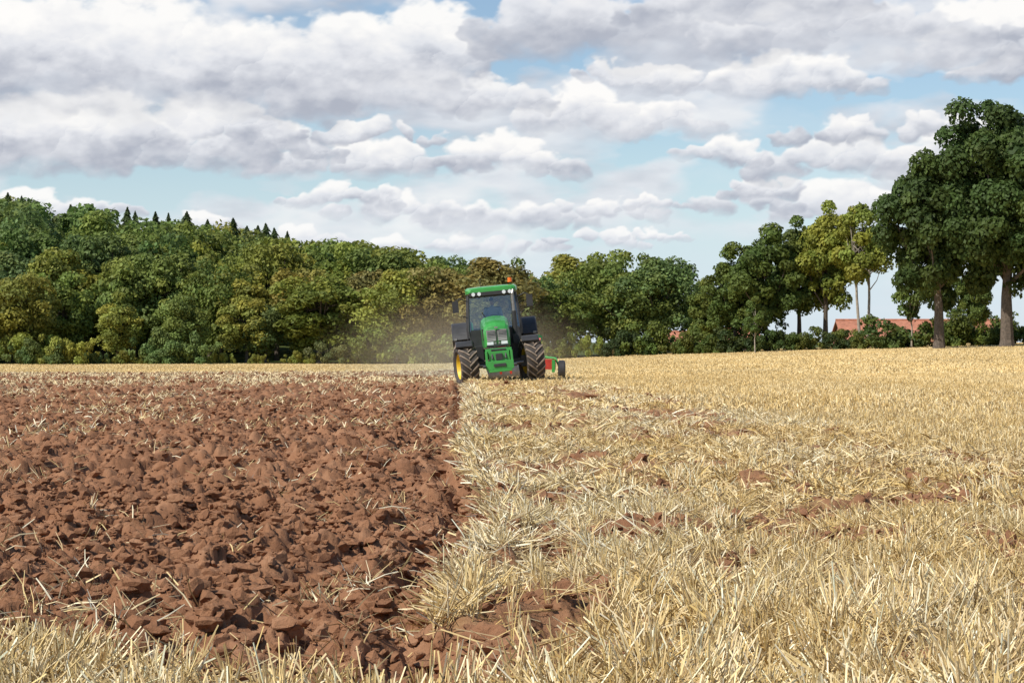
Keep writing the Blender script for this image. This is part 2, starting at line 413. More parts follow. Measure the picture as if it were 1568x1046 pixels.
def inst(me,name,x,y,h,sx=1,col=None,parent=None,dz=0,rz=None):
    s=h/me['H']
    o=bpy.data.objects.new(name,me);sc.collection.objects.link(o)
    o.location=(x,y,zb(x,y)+dz);o.rotation_euler=(0,0,R.uniform(0,6.28) if rz is None else rz)
    o.scale=(s*sx,s*sx,s);o.color=tuple(col)+(1,)
    if parent:o.parent=parent
    return o
def jit(c,a=.13):
    k=R.uniform(1-a,1+a);return tuple(v*k for v in c)
SKX=[-300,0,60,200,400,460,520,600,700,780,900,1000,1050,1085,1110];SKY=[292,310,317,332,359,369,373,384,379,390,394,387,414,434,466]
yy=152.0;row=0
while yy<246:
    half=.30*yy;x=-half
    xmax=(1085-784)/F*yy if yy<185 else (900-784)/F*yy
    while x<xmax:
        px=784+x/yy*F
        xx=x+R.uniform(-1.2,1.2);yj=yy+R.uniform(-2.5,2.5)
        sky=np.interp(px,SKX,SKY)
        topz=CAMZ+(523-sky)*yj/F
        hmax=topz-zb(xx,yj)
        if row==0: h=min(R.uniform(3.8,7.4) if px<640 else R.uniform(5.0,8.0),hmax)
        elif row==1: h=min(R.uniform(6.0,9.4),hmax*.97)
        else: h=hmax*R.uniform(.88,1.03) if row>=3 or px>640 else min(R.uniform(8.5,11.0),hmax)
        if px<660 or row<3:
            h=max(h,3.5)
            pa=.13 if row<2 else .03
            c=R.choice(AUT) if R.random()<pa else R.choice(GREENS)
            if row>=2 and px<300 and R.random()<.3:c=(.15,.22,.055)
            inst(R.choice(broad),'woodland_tree',xx,yj,h,R.uniform(.85,1.2)*(1.15 if row==0 else 1),jit(c),forest)
        x+=R.uniform(3.2,4.8) if row<2 else R.uniform(4.2,6.0)
    yy+=[7,8,9,10,11,12,13,13,13,13][row];row+=1
for px,py in [(12,296),(33,301),(108,314),(125,320),(142,313),(165,321),(195,318),(207,324),(238,325),(258,327),(286,325),(318,337),(357,335),(378,347),(395,346),(407,343),(420,350),(440,355),(478,368)]:
    yj=R.uniform(226,240);xx=(px-784)/F*yj;top=CAMZ+(523-py)*yj/F
    inst(R.choice(conif),'spruce',xx,yj,(top-zb(xx,yj)),R.uniform(.6,1.05),jit((.115,.16,.065)),forest)
x=-50
while x<14:
    inst(R.choice(bush),'undergrowth',x,148+R.uniform(-1.5,1),R.uniform(.9,3.2),R.uniform(.5,1),jit(R.choice(GREENS[:4]+[(.17,.18,.06),(.22,.17,.06)]),.2),forest,rz=R.uniform(-.3,.3))
    x+=R.uniform(1.6,3.4)
hedge=empty('hedgerow')
x=9.0
while x<48:
    yy=142-(x-9)*.75 if x<37 else 121
    gapz=(20.5<x<26.5)
    inst(R.choice(bush),'hedge_section',x,yy+R.uniform(-.8,.8),R.uniform(1.0,1.7) if gapz else R.uniform(1.2,2.7),R.uniform(.7,1),jit(R.choice([(.08,.12,.03),(.11,.15,.03),(.15,.18,.04),(.06,.09,.025)]),.2),hedge,rz=R.uniform(-.4,.1))
    x+=R.uniform(1.1,2.0)
oakA=tree_mesh('oakA',401,11.6,4.2,1.7,120,44000,.24,.34,clr=(.12,.25))
oakB=tree_mesh('oakB',402,13.6,5.0,1.9,140,56000,.24,.40,clr=(.11,.23))
oakC=tree_mesh('oakC',403,8.6,3.1,.9,72,20000,.22,.22,clr=(.14,.28))
oakD=tree_mesh('oakD',404,9.6,3.0,1.8,66,18000,.22,.22,clr=(.14,.28))
ash=tree_mesh('ashE',405,9.4,2.5,3.6,46,11000,.21,.11,pale=True,fork=2,clr=(.15,.29))
ash2=tree_mesh('ashF',406,6.2,1.8,1.7,32,6000,.20,.08,pale=True,fork=1,clr=(.18,.32))
DK=(.078,.118,.030);DG=(.11,.155,.034);MG=(.15,.20,.045);LG=(.26,.29,.052)
def at(me,name,px,Y,toppx,sx,col,rz=0):
    x=(px-784)/F*Y;h=CAMZ+(523-toppx)*Y/F-zb(x,Y)
    return inst(me,name,x,Y,h,sx,col,None,rz=rz)
at(oakA,'oak_tree',1438,118,236,.80,DK,.6)
at(oakB,'oak_tree',1542,116,160,.88,DK,1.9)
at(oakA,'oak_tree',1655,114,175,1.0,DK,3.0)
at(oakC,'oak_tree',1122,137,375,.92,DG,.3)
at(oakC,'oak_tree',1176,136,346,1.0,DG,2.4)
at(oakD,'oak_tree',1224,138,335,.84,(.12,.165,.038),1.0)
at(oakD,'oak_tree',1264,137,312,.80,LG,4.0)
at(ash,'ash_tree',1323,133,316,.95,LG,0.2)
at(ash2,'ash_tree',1396,128,400,.8,MG,0.9)
at(oakC,'oak_tree',1490,133,400,.8,MG,1.5)
at(ash2,'ash_tree',1156,131,455,.9,DG,2.0)
at(oakC,'oak_tree',1085,146,430,1.0,(.15,.19,.04),5)
# ------------------------------------------------------------ generic builder
class Bd:
    def __init__(s,mats): s.v=[];s.f=[];s.m=[];s.mats=mats
    def put(s,v,f,m):
        o=len(s.v);s.v+= [tuple(p) for p in v];s.f+=[tuple(i+o for i in q) for q in f];s.m+=[m]*len(f)
    def box(s,c,d,m,rot=(0,0,0),taper=(1,1)):
        M=Euler(rot).to_matrix();v=[]
        for z in(-1,1):
            k=taper if z>0 else(1,1)
            for a,b in((-1,-1),(1,-1),(1,1),(-1,1)):
                v.append(Vector(c)+M@Vector((a*d[0]/2*k[0],b*d[1]/2*k[1],z*d[2]/2)))
        s.put(v,[(3,2,1,0),(4,5,6,7),(0,1,5,4),(1,2,6,5),(2,3,7,6),(3,0,4,7)],m)
    def cyl(s,a,b,r0,r1,m,seg=12,cap=True):
        v,f=tube([a,b],[r0,r1],seg);f=[tuple(q) for q in f]
        if cap: f+=[tuple(range(seg))[::-1],tuple(range(seg,2*seg))]
        s.put(v,f,m)
    def path(s,p,r,m,seg=8):
        v,f=tube(p,[r]*len(p),seg);s.put(v,[tuple(q) for q in f],m)
    def rev(s,prof,c,m,seg=40):
        v=[];n=len(prof)
        for i in range(seg):
            a=i*2*math.pi/seg
            for x,r in prof: v.append((c[0]+x,c[1]+r*math.cos(a),c[2]+r*math.sin(a)))
        f=[]
        for i in range(seg):
            j=(i+1)%seg
            for k in range(n-1): f.append((i*n+k,i*n+k+1,j*n+k+1,j*n+k))
        s.put(v,f,m)
    def loft(s,secs,m,caps=True):
        n=len(secs[0]);v=[p for q in secs for p in q];f=[]
        for i in range(len(secs)-1):
            for k in range(n): f.append((i*n+k,i*n+(k+1)%n,(i+1)*n+(k+1)%n,(i+1)*n+k))
        if caps: f+=[tuple(range(n))[::-1],tuple((len(secs)-1)*n+k for k in range(n))]
        s.put(v,f,m)
    def arc(s,c,r,w,th,a0,a1,m,seg=14):
        secs=[]
        for i in range(seg+1):
            a=math.radians(a0+(a1-a0)*i/seg)
            q=[]
            for dx,rr in((-w/2,r-.05),(-w/2,r),(-w/2+.03,r+th),(w/2-.03,r+th),(w/2,r),(w/2,r-.05)):
                q.append((c[0]+dx,c[1]+rr*math.cos(a),c[2]+rr*math.sin(a)))
            secs.append(q)
        s.loft(secs,m)
    def obj(s,name,parent=None,bevel=0,mw=None,smoothf=False):
        me=bpy.data.meshes.new(name);me.from_pydata(s.v,[],s.f);me.polygons.foreach_set('material_index',s.m)
        me.polygons.foreach_set('use_smooth',[smoothf]*len(s.f))
        for m in s.mats: me.materials.append(m)
        import bmesh
        bm=bmesh.new();bm.from_mesh(me);bmesh.ops.recalc_face_normals(bm,faces=bm.faces);bm.to_mesh(me);bm.free()
        o=add(name,me,parent,mw)
        if bevel:
            b=o.modifiers.new('b','BEVEL');b.width=bevel;b.segments=2;b.limit_method='ANGLE'
        return o
# ------------------------------------------------------------ tractor
GREEN=simple('green_paint',(.045,.30,.055),.38,var=.14,scale=3,coat=.3)
YEL=simple('yellow_paint',(.70,.47,.03),.5,var=.15)
BLK=simple('black_plastic',(.035,.034,.034),.5,var=.2)
GREY=simple('grille_grey',(.24,.235,.22),.45,var=.2)
RUB=simple('tyre_rubber',(.060,.050,.043),.85,var=.35,scale=5,bump=.2)
LUG=simple('tyre_lug_dusty',(.26,.20,.15),.9,var=.35,scale=6)
LAMP=simple('lamp_lens',(.75,.77,.78),.15,var=.05)
ORG=simple('orange_beacon',(.85,.16,.01),.3,var=.05)
RED=simple('red_paint',(.50,.045,.03),.45,var=.15)
STEEL=simple('worn_steel',(.30,.28,.26),.4,metal=.6,var=.2)
def glassm():
    m,nt,out=nmat('cab_glass');L=nt.links.new
    t=nt.nodes.new('ShaderNodeBsdfTransparent');t.inputs[0].default_value=(.72,.80,.78,1)
    g=nt.nodes.new('ShaderNodeBsdfGlossy');g.inputs['Roughness'].default_value=.04;g.inputs['Color'].default_value=(.9,.95,1,1)
    f=nt.nodes.new('ShaderNodeFresnel');f.inputs[0].default_value=1.6
    n=nt.nodes.new('ShaderNodeMath');n.operation='ADD';n.inputs[1].default_value=.10;L(f.outputs[0],n.inputs[0])
    x=nt.nodes.new('ShaderNodeMixShader');L(n.outputs[0],x.inputs[0]);L(t.outputs[0],x.inputs[1]);L(g.outputs[0],x.inputs[2]);L(x.outputs[0],out.inputs['Surface']);return m
GLASS=glassm()
TM=Matrix.Translation((-.33,60,-.11))@Matrix.Rotation(math.radians(-5.6),4,'Y')@Matrix.Rotation(math.radians(1.5),4,'Z')
tractor=empty('tractor',TM)
def wheel(name,c,R_,w,rim,nl,steer=0,side=1):
    b=Bd([RUB,LUG,YEL,BLK])
    h=w/2
    b.rev([(-h*.72,rim),(-h*.98,rim+.3*(R_-rim)),(-h,R_*.86),(-h*.9,R_*.925),(-h*.4,R_*.94),(0,R_*.945),(h*.4,R_*.94),(h*.9,R_*.925),(h,R_*.86),(h*.98,rim+.3*(R_-rim)),(h*.72,rim)],(0,0,0),0,48)
    for i in range(nl):
        for sd in(-1,1):
            a0=2*math.pi*(i+(.5 if sd>0 else 0))/nl
            secs=[]
            for t,rr in((0,R_),(.5,R_),(1,R_*.97),(1.06,R_*.88)):
                xx=sd*(-.03*w+(h*1.0+.02*w)*min(t,1.04));a=a0-t*.30*(.66/R_)*1.3
                wd=(.030 if t<.9 else .036)/R_
                bot=R_*.92 if t<.9 else R_*.86
                q=[]
                for da,r in((-wd,bot),(-wd*.8,rr),(wd*.8,rr),(wd,bot)):
                    q.append((xx,-r*math.sin(a+da)*1.0,r*math.cos(a+da)))
                secs.append(q)
            b.loft(secs,1)
    for sd in(-1,1):
        b.rev([(sd*h*.74,rim*1.03),(sd*h*.80,rim*.98),(sd*h*.70,rim*.93),(sd*h*.35,rim*.82),(sd*h*.25,rim*.45),(sd*h*.5,rim*.36),(sd*h*.55,rim*.2),(sd*h*.55,.001)],(0,0,0),2,32)
        for k in range(8):
            a=k*math.pi/4;b.cyl((sd*h*.28,rim*.6*math.cos(a),rim*.6*math.sin(a)),(sd*h*.42,rim*.6*math.cos(a),rim*.6*math.sin(a)),.025,.025,3,6)
    M=Matrix.Translation(c)@Matrix.Rotation(math.radians(steer),4,'Z')
    o=b.obj(name,tractor,mw=M);return o
wheel('front_wheel_right',(-.99,0,.66),.67,.54,.38,18,12)
wheel('front_wheel_left',(.99,0,.66),.67,.54,.38,18,12)
wheel('rear_wheel_right',(-.98,2.8,.95),.95,.58,.52,22)
wheel('rear_wheel_left',(.98,2.8,.95),.95,.58,.52,22)
b=Bd([GREEN,BLK,GREY,LAMP])
def hs(y,w,zt,zb_,cr=.16):
    return [(-w,y,zb_),(-w*1.02,y,zt-cr*1.6),(-w*.95,y,zt-cr*.7),(-w*.75,y,zt-cr*.2),(-w*.38,y,zt),(0,y,zt+.015),(w*.38,y,zt),(w*.75,y,zt-cr*.2),(w*.95,y,zt-cr*.7),(w*1.02,y,zt-cr*1.6),(w,y,zb_)]
b.loft([hs(-.86,.30,1.66,1.20),hs(-.82,.35,1.78,1.17),hs(-.70,.385,1.87,1.15),hs(-.4,.40,1.94,1.15),hs(.3,.41,2.02,1.15),hs(1.05,.43,2.10,1.15)],0)
b.obj('hood',tractor,smoothf=False,bevel=.012)
b=Bd([GREEN,BLK,GREY,LAMP])
for sx in(-1,1):
    b.box((sx*.165,-.875,1.50),(.27,.03,.34),2,(math.radians(-8),0,0))
    for k in range(6): b.box((sx*.165,-.897,1.37+k*.055),(.25,.012,.014),1,(math.radians(-8),0,0))
    b.box((sx*.21,-.885,1.27),(.19,.05,.09),3)
    b.box((sx*.405,-.3,1.55),(.03,.7,.34),1)
    b.box((sx*.06,-.885,1.27),(.06,.05,.06),2)
b.box((0,-.895,1.50),(.03,.02,.34),1,(math.radians(-8),0,0))
b.box((0,-.87,1.20),(.66,.07,.06),1)
b.box((0,-.905,1.73),(.10,.02,.05),2)
b.obj('grille_and_headlights',tractor,bevel=.006)
b=Bd([GREEN,BLK,GREY,STEEL])
b.box((0,-.3,.98),(.55,1.4,.32),1)
b.box((0,.9,.85),(.55,2.4,.55),1)
b.box((0,0,.66),(1.6,.22,.20),1)
for sx in(-1,1):
    b.box((sx*.78,0,.66),(.22,.3,.34),1)
    b.cyl((sx*.3,-.15,.62),(sx*.75,-.15,.64),.035,.035,3,8)
    b.box((sx*.62,1.25,.95),(.42,1.1,.55),1)
    for k in range(3): b.box((sx*.95,1.25,.45+k*.3),(.36,.30,.035),1)
b.box((0,2.8,.95),(1.5,.35,.35),1)
b.obj('chassis',tractor,bevel=.01)
b=Bd([GREEN,BLK,GREY,STEEL])
b.box((0,-1.12,.86),(.62,.50,.34),0)
b.box((0,-1.30,.62),(.82,.42,.26),0,taper=(1.0,1))
b.box((0,-1.36,.47),(.70,.30,.10),0)
b.box((0,-1.15,1.07),(.78,.34,.09),0)
for sx in(-1,1):
    b.box((sx*.37,-1.2,.84),(.07,.5,.40),0)
    b.cyl((sx*.2,-1.42,.80),(sx*.2,-1.30,1.04),.03,.03,1,8)
    b.cyl((sx*.41,-1.54,.60),(sx*.50,-1.54,.60),.05,.05,1,10)
b.box((0,-1.39,.86),(.20,.10,.20),1);b.box((0,-1.53,.62),(.36,.02,.09),1);b.box((0,-1.345,1.07),(.44,.03,.05),1)
b.obj('front_linkage',tractor,bevel=.02)
b=Bd([GREEN,BLK,GREY,LAMP])
for sx in(-1,1):
    b.arc((sx*.99,0.02,.66),.74,.52,.02,15,128,1)
    b.box((sx*.72,.1,1.25),(.05,.08,.5),1)
    b.arc((sx*1.0,2.8,.95),1.03,.66,.03,10,150,1,18)
    b.arc((sx*.70,2.8,.95),1.00,.12,.05,0,165,0,18)
    b.box((sx*1.24,1.86,1.50),(.10,.05,.07),2)
b.obj('fenders',tractor)
b=Bd([GREEN,BLK,GREY,LAMP,ORG])
yf,yr=1.02,2.62
for sx in(-1,1):
    b.path([(sx*.74,yf,1.25),(sx*.80,yf+.02,1.7),(sx*.72,yf+.16,2.80)],.035,1)
    b.path([(sx*.82,1.75,1.15),(sx*.84,1.75,1.8),(sx*.75,1.78,2.80)],.035,1)
    b.path([(sx*.80,yr,1.5),(sx*.82,yr,1.9),(sx*.74,yr-.05,2.80)],.045,1)
    b.path([(sx*.80,yf,1.45),(sx*.82,yr,1.45)],.05,1)
    b.box((sx*.80,1.4,1.25),(.08,.75,.34),0)
    b.path([(sx*.74,1.15,2.62),(sx*1.0,1.02,2.72),(sx*1.12,1.0,2.66)],.017,1)
    b.box((sx*1.14,.99,2.48),(.19,.07,.36),1)
    b.path([(sx*.76,1.1,2.1),(sx*.98,1.02,2.2)],.014,1)
b.box((0,yr-.02,1.55),(1.6,.08,.45),1)
b.box((0,yf+.03,1.45),(1.5,.10,.55),1)
b.box((0,yf+.17,2.76),(1.42,.10,.10),1)
b.box((0,1.9,1.25),(1.5,1.4,.08),1)
b.path([(-.05,yf+.0,1.75),(-.35,yf+.02,2.25)],.012,1)
b.obj('cab_frame',tractor)
b=Bd([GREEN,BLK,GREY,LAMP,ORG])
def rs(y,w,z0,z1):return [(-w,y,z0),(-w,y,z1-.07),(-w*.92,y,z1-.015),(-w*.5,y,z1),(w*.5,y,z1),(w*.92,y,z1-.015),(w,y,z1-.07),(w,y,z0)]
b.loft([rs(.98,.66,2.86,2.97),rs(1.06,.75,2.84,3.01),rs(1.5,.80,2.84,3.05),rs(2.4,.80,2.84,3.05),rs(2.72,.74,2.84,3.0)],0)
b.box((0,1.05,2.81),(1.36,.16,.11),1)
for x in(-.56,-.38,.38,.56):
    b.cyl((x,.985,2.81),(x,.955,2.81),.062,.055,3,14)
    b.cyl((x,1.0,2.81),(x,.985,2.81),.07,.07,2,14)
b.cyl((.62,1.9,3.03),(.62,1.9,3.12),.03,.03,1,8)
b.cyl((.62,1.9,3.12),(.62,1.9,3.26),.075,.06,4,14)
b.cyl((-.3,2.2,3.0),(-.3,2.2,3.35),.008,.006,1,5)
b.obj('roof',tractor)
b=Bd([BLK,STEEL])
b.cyl((.62,.78,1.4),(.62,.78,2.2),.075,.075,0,14);b.cyl((.62,.78,2.2),(.62,.78,2.72),.045,.045,1,12);b.cyl((.62,.78,2.72),(.66,.84,2.84),.045,.045,1,12)
b.box((.62,.78,1.35),(.2,.35,.3),0)
b.obj('exhaust',tractor)
b=Bd([GLASS])
def quad(b,p): b.put(p,[(0,1,2,3)],0)
quad(b,[(-.77,yf+.02,1.68),(.77,yf+.02,1.68),(.70,yf+.15,2.76),(-.70,yf+.15,2.76)])
quad(b,[(-.79,yr-.0,1.75),(.79,yr,1.75),(.72,yr-.04,2.8),(-.72,yr-.04,2.8)])
for sx in(-1,1): quad(b,[(sx*.815,yf+.05,1.5),(sx*.825,yr-.04,1.5),(sx*.735,yr-.08,2.8),(sx*.715,yf+.2,2.8)])
b.obj('cab_glass',tractor)
b=Bd([BLK,GREY])
b.box((0,2.15,1.75),(.52,.5,.14),0);b.box((0,2.38,2.1),(.50,.12,.62),0,(math.radians(-8),0,0))
b.cyl((0,1.35,1.4),(0,1.62,1.98),.05,.04,0,8)
pts=[];
for k in range(17):
    a=k*math.pi/8;pts.append((.19*math.cos(a),1.62-.10*math.sin(a),1.99+.16*math.sin(a)))
b.path(pts,.018,0,6)
b.obj('seat_and_steering',tractor,bevel=.01)
def skinfig(name,verts,edges,rad,mat,mw):
    me=bpy.data.meshes.new(name);me.from_pydata(verts,edges,[]);o=add(name,me,None,mw);me.materials.append(mat)
    s=o.modifiers.new('s','SKIN');s.use_smooth_shade=True
    for i,r in enumerate(rad):
        me.skin_vertices[0].data[i].radius=(r,r) if not isinstance(r,tuple) else r
        me.skin_vertices[0].data[i].use_root=(i==0)
    u=o.modifiers.new('u','SUBSURF');u.levels=2;u.render_levels=2;return o
SHIRT=simple('shirt_cloth',(.36,.40,.48),.9,var=.15,scale=8)
SKIN=simple('skin',(.50,.29,.20),.6,var=.05);HAIR=simple('hair',(.05,.035,.025),.8)
DV=[(0,2.12,1.88),(0,2.15,2.08),(0,2.14,2.28),(0,2.12,2.40),(0,2.10,2.47),
    (-.20,2.12,2.33),(-.27,1.98,2.10),(-.17,1.68,2.05),(.20,2.12,2.33),(.27,1.98,2.10),(.17,1.68,2.05),
    (-.12,1.9,1.86),(-.16,1.62,1.86),(-.16,1.55,1.45),(-.16,1.42,1.38),(.12,1.9,1.86),(.16,1.62,1.86),(.16,1.55,1.45),(.16,1.42,1.38)]
DE=[(0,1),(1,2),(2,3),(3,4),(2,5),(5,6),(6,7),(2,8),(8,9),(9,10),(0,11),(11,12),(12,13),(13,14),(0,15),(15,16),(16,17),(17,18)]
DR=[.15,.145,.15,.065,.055,.075,.055,.038,.075,.055,.038,.09,.07,.05,.045,.09,.07,.05,.045]
driver=empty('driver',TM)
o=skinfig('body',DV,DE,DR,SHIRT,None);o.parent=driver
o=skinfig('head',[(0,2.10,2.44),(0,2.09,2.53),(0,2.09,2.62),(0,1.99,2.56)],[(0,1),(1,2),(1,3)],[.055,(.08,.095),(.078,.09),.018],SKIN,None);o.parent=driver
o=skinfig('hair',[(0,2.13,2.56),(0,2.11,2.66),(0,2.05,2.68)],[(0,1),(1,2)],[.075,.07,.045],HAIR,None);o.parent=driver
for sx in(-1,1):
    vs=[(sx*.17,1.70,2.05),(sx*.175,1.63,2.07)];es=[(0,1)];rr=[.028,.030]
    for k in range(4):
        i=len(vs);x0=sx*(.155+.018*k);vs+=[(x0,1.59,2.075),(x0,1.57,2.06),(x0,1.585,2.04)];es+=[(1,i),(i,i+1),(i+1,i+2)];rr+=[.010,.009,.008]
    i=len(vs);vs+=[(sx*.14,1.63,2.05),(sx*.14,1.605,2.03)];es+=[(1,i),(i,i+1)];rr+=[.011,.009]
    o=skinfig('hand',vs,es,rr,SKIN,None);o.parent=driver
# ------------------------------------------------------------ plough
b=Bd([RED,GREEN,BLK,STEEL])
def beam(p,q,w,m):
    p=Vector(p);q=Vector(q)
    d=(q-p).normalized();a=d.cross(Vector((0,0,1))).normalized()*w/2;c=Vector((0,0,w/2))
    v=[p-a-c,p+a-c,p+a+c,p-a+c,q-a-c,q+a-c,q+a+c,q-a+c]
    b.put(v,[(3,2,1,0),(4,5,6,7),(0,1,5,4),(1,2,6,5),(2,3,7,6),(3,0,4,7)],m)
beam((-.2,4.0,.85),(1.35,8.2,.85),.16,0)
beam((-.4,3.9,.7),(.4,3.9,.7),.14,0);beam((0,3.3,.6),(0,4.1,.9),.10,2)
b.box((0,3.95,1.05),(.25,.2,.7),0)
for i in range(5):
    t=.08+i*.21;px_,py_=-.2+1.55*t,4.0+4.2*t
    for sg in(-1,1):
        z0=.85;beam((px_,py_,z0),(px_+.05,py_+.15,z0+sg*.55),.08,0)
        secs=[]
        for k in range(6):
            u=k/5;row=[]
            for j in range(5):
                w=j/4
                row.append((px_+(-.35+.5*u)-.15*w*w,py_+.1+.45*u-.1*w,z0+sg*(.75-.42*w-.08*u*u)))
            secs.append(row)
        nv=[p for r_ in secs for p in r_];ff=[(k*5+j,k*5+j+1,(k+1)*5+j+1,(k+1)*5+j) for k in range(5) for j in range(4)]
        b.put(nv,ff,3 if sg<0 else 1)
b.box((1.55,7.2,.55),(.50,.35,.34),0);b.box((1.72,7.0,.50),(.10,.5,.42),1)
b.path([(1.35,7.6,.8),(1.8,7.3,.75),(1.95,7.0,.42)],.04,1)
b.rev([(-.10,.14),(-.12,.28),(-.08,.33),(.08,.33),(.12,.28),(.10,.14)],(2.0,7.0,.36),2,28)
b.rev([(-.06,.001),(-.07,.15),(.07,.15),(.06,.001)],(2.0,7.0,.36),1,20)
pl=b.obj('plough',None,mw=Matrix.Translation((-.33,60,-.12)))
# ------------------------------------------------------------ dust
def dustm():
    m,nt,out=nmat('dust');L=nt.links.new
    tc=nt.nodes.new('ShaderNodeTexCoord')
    ln=nt.nodes.new('ShaderNodeVectorMath');ln.operation='LENGTH';L(tc.outputs['Object'],ln.inputs[0])
    mr=nt.nodes.new('ShaderNodeMapRange');mr.interpolation_type='SMOOTHSTEP';mr.inputs['From Min'].default_value=1;mr.inputs['From Max'].default_value=.1;mr.inputs['To Max'].default_value=1
    L(ln.outputs['Value'],mr.inputs['Value'])
    c=nt.nodes.new('ShaderNodeMath');c.operation='MULTIPLY';c.inputs[1].default_value=.068;L(mr.outputs[0],c.inputs[0])
    v=nt.nodes.new('ShaderNodeVolumeScatter');v.inputs['Color'].default_value=(.98,.72,.44,1);v.inputs['Anisotropy'].default_value=0.0;L(c.outputs[0],v.inputs['Density'])
    L(v.outputs[0],out.inputs['Volume'])
    try:m.cycles.volume_step_rate=6
    except Exception:pass
    return m
v,f=ico(3)
DM=dustm()
dust=add('dust_cloud',np_mesh('dust_cloud',v,f,[DM]));dust.location=(-1.8,73,.6);dust.scale=(6.0,8,2.8)
# ------------------------------------------------------------ barns behind
ROOF=simple('clay_tiles',(.42,.17,.10),.85,var=.25,scale=3,bump=.3);BRICK=simple('brick',(.33,.15,.10),.9,var=.25,scale=4,bump=.3)
WIN=simple('dark_window',(.03,.035,.04),.2);WHT=simple('white_frame',(.7,.7,.68),.6)
def barn(name,cx,cy,L_,D_,eave,ridge):
    e=empty(name,Matrix.Translation((cx,cy,0)));g=-2.0
    b=Bd([BRICK]);hx,hy=L_/2,D_/2
    b.put([(-hx,-hy,g),(hx,-hy,g),(hx,hy,g),(-hx,hy,g),(-hx,-hy,eave),(hx,-hy,eave),(hx,hy,eave),(-hx,hy,eave),(-hx,0,ridge-.1),(hx,0,ridge-.1)],
      [(0,1,5,4),(2,3,7,6),(0,4,8,7,3),(1,2,6,9,5)],0);b.obj('walls',e)
    b=Bd([ROOF]);t=.16
    for s in(-1,1):
        ze=eave-.12;p=[(-hx-.3,s*(hy+.35),ze),(hx+.3,s*(hy+.35),ze),(hx+.3,0,ridge),(-hx-.3,0,ridge)]
        b.put(p+[(x,y_,z+t) for x,y_,z in p],[(0,1,2,3),(4,5,6,7),(0,1,5,4),(1,2,6,5),(3,0,4,7)],0)
    b.cyl((-hx-.3,0,ridge+t),(hx+.3,0,ridge+t),.12,.12,0,8);b.obj('roof',e)
    b=Bd([WIN,WHT]);k=-hx+1.2
    while k<hx-1: b.box((k,-hy-.02,eave-1.4),(1.1,.06,1.0),1);b.box((k,-hy-.05,eave-1.4),(.9,.06,.8),0);k+=2.6
    b.box((0,-hy-.04,-.7),(1.4,.08,2.2),0);b.obj('windows_and_door',e)
barn('brick_barn',39.5,192,16,7,1.3,3.1)
barn('brick_barn',17,196,5.5,6,.6,2.0)
barn('brick_barn',22.5,200,4,5,1.0,2.4)
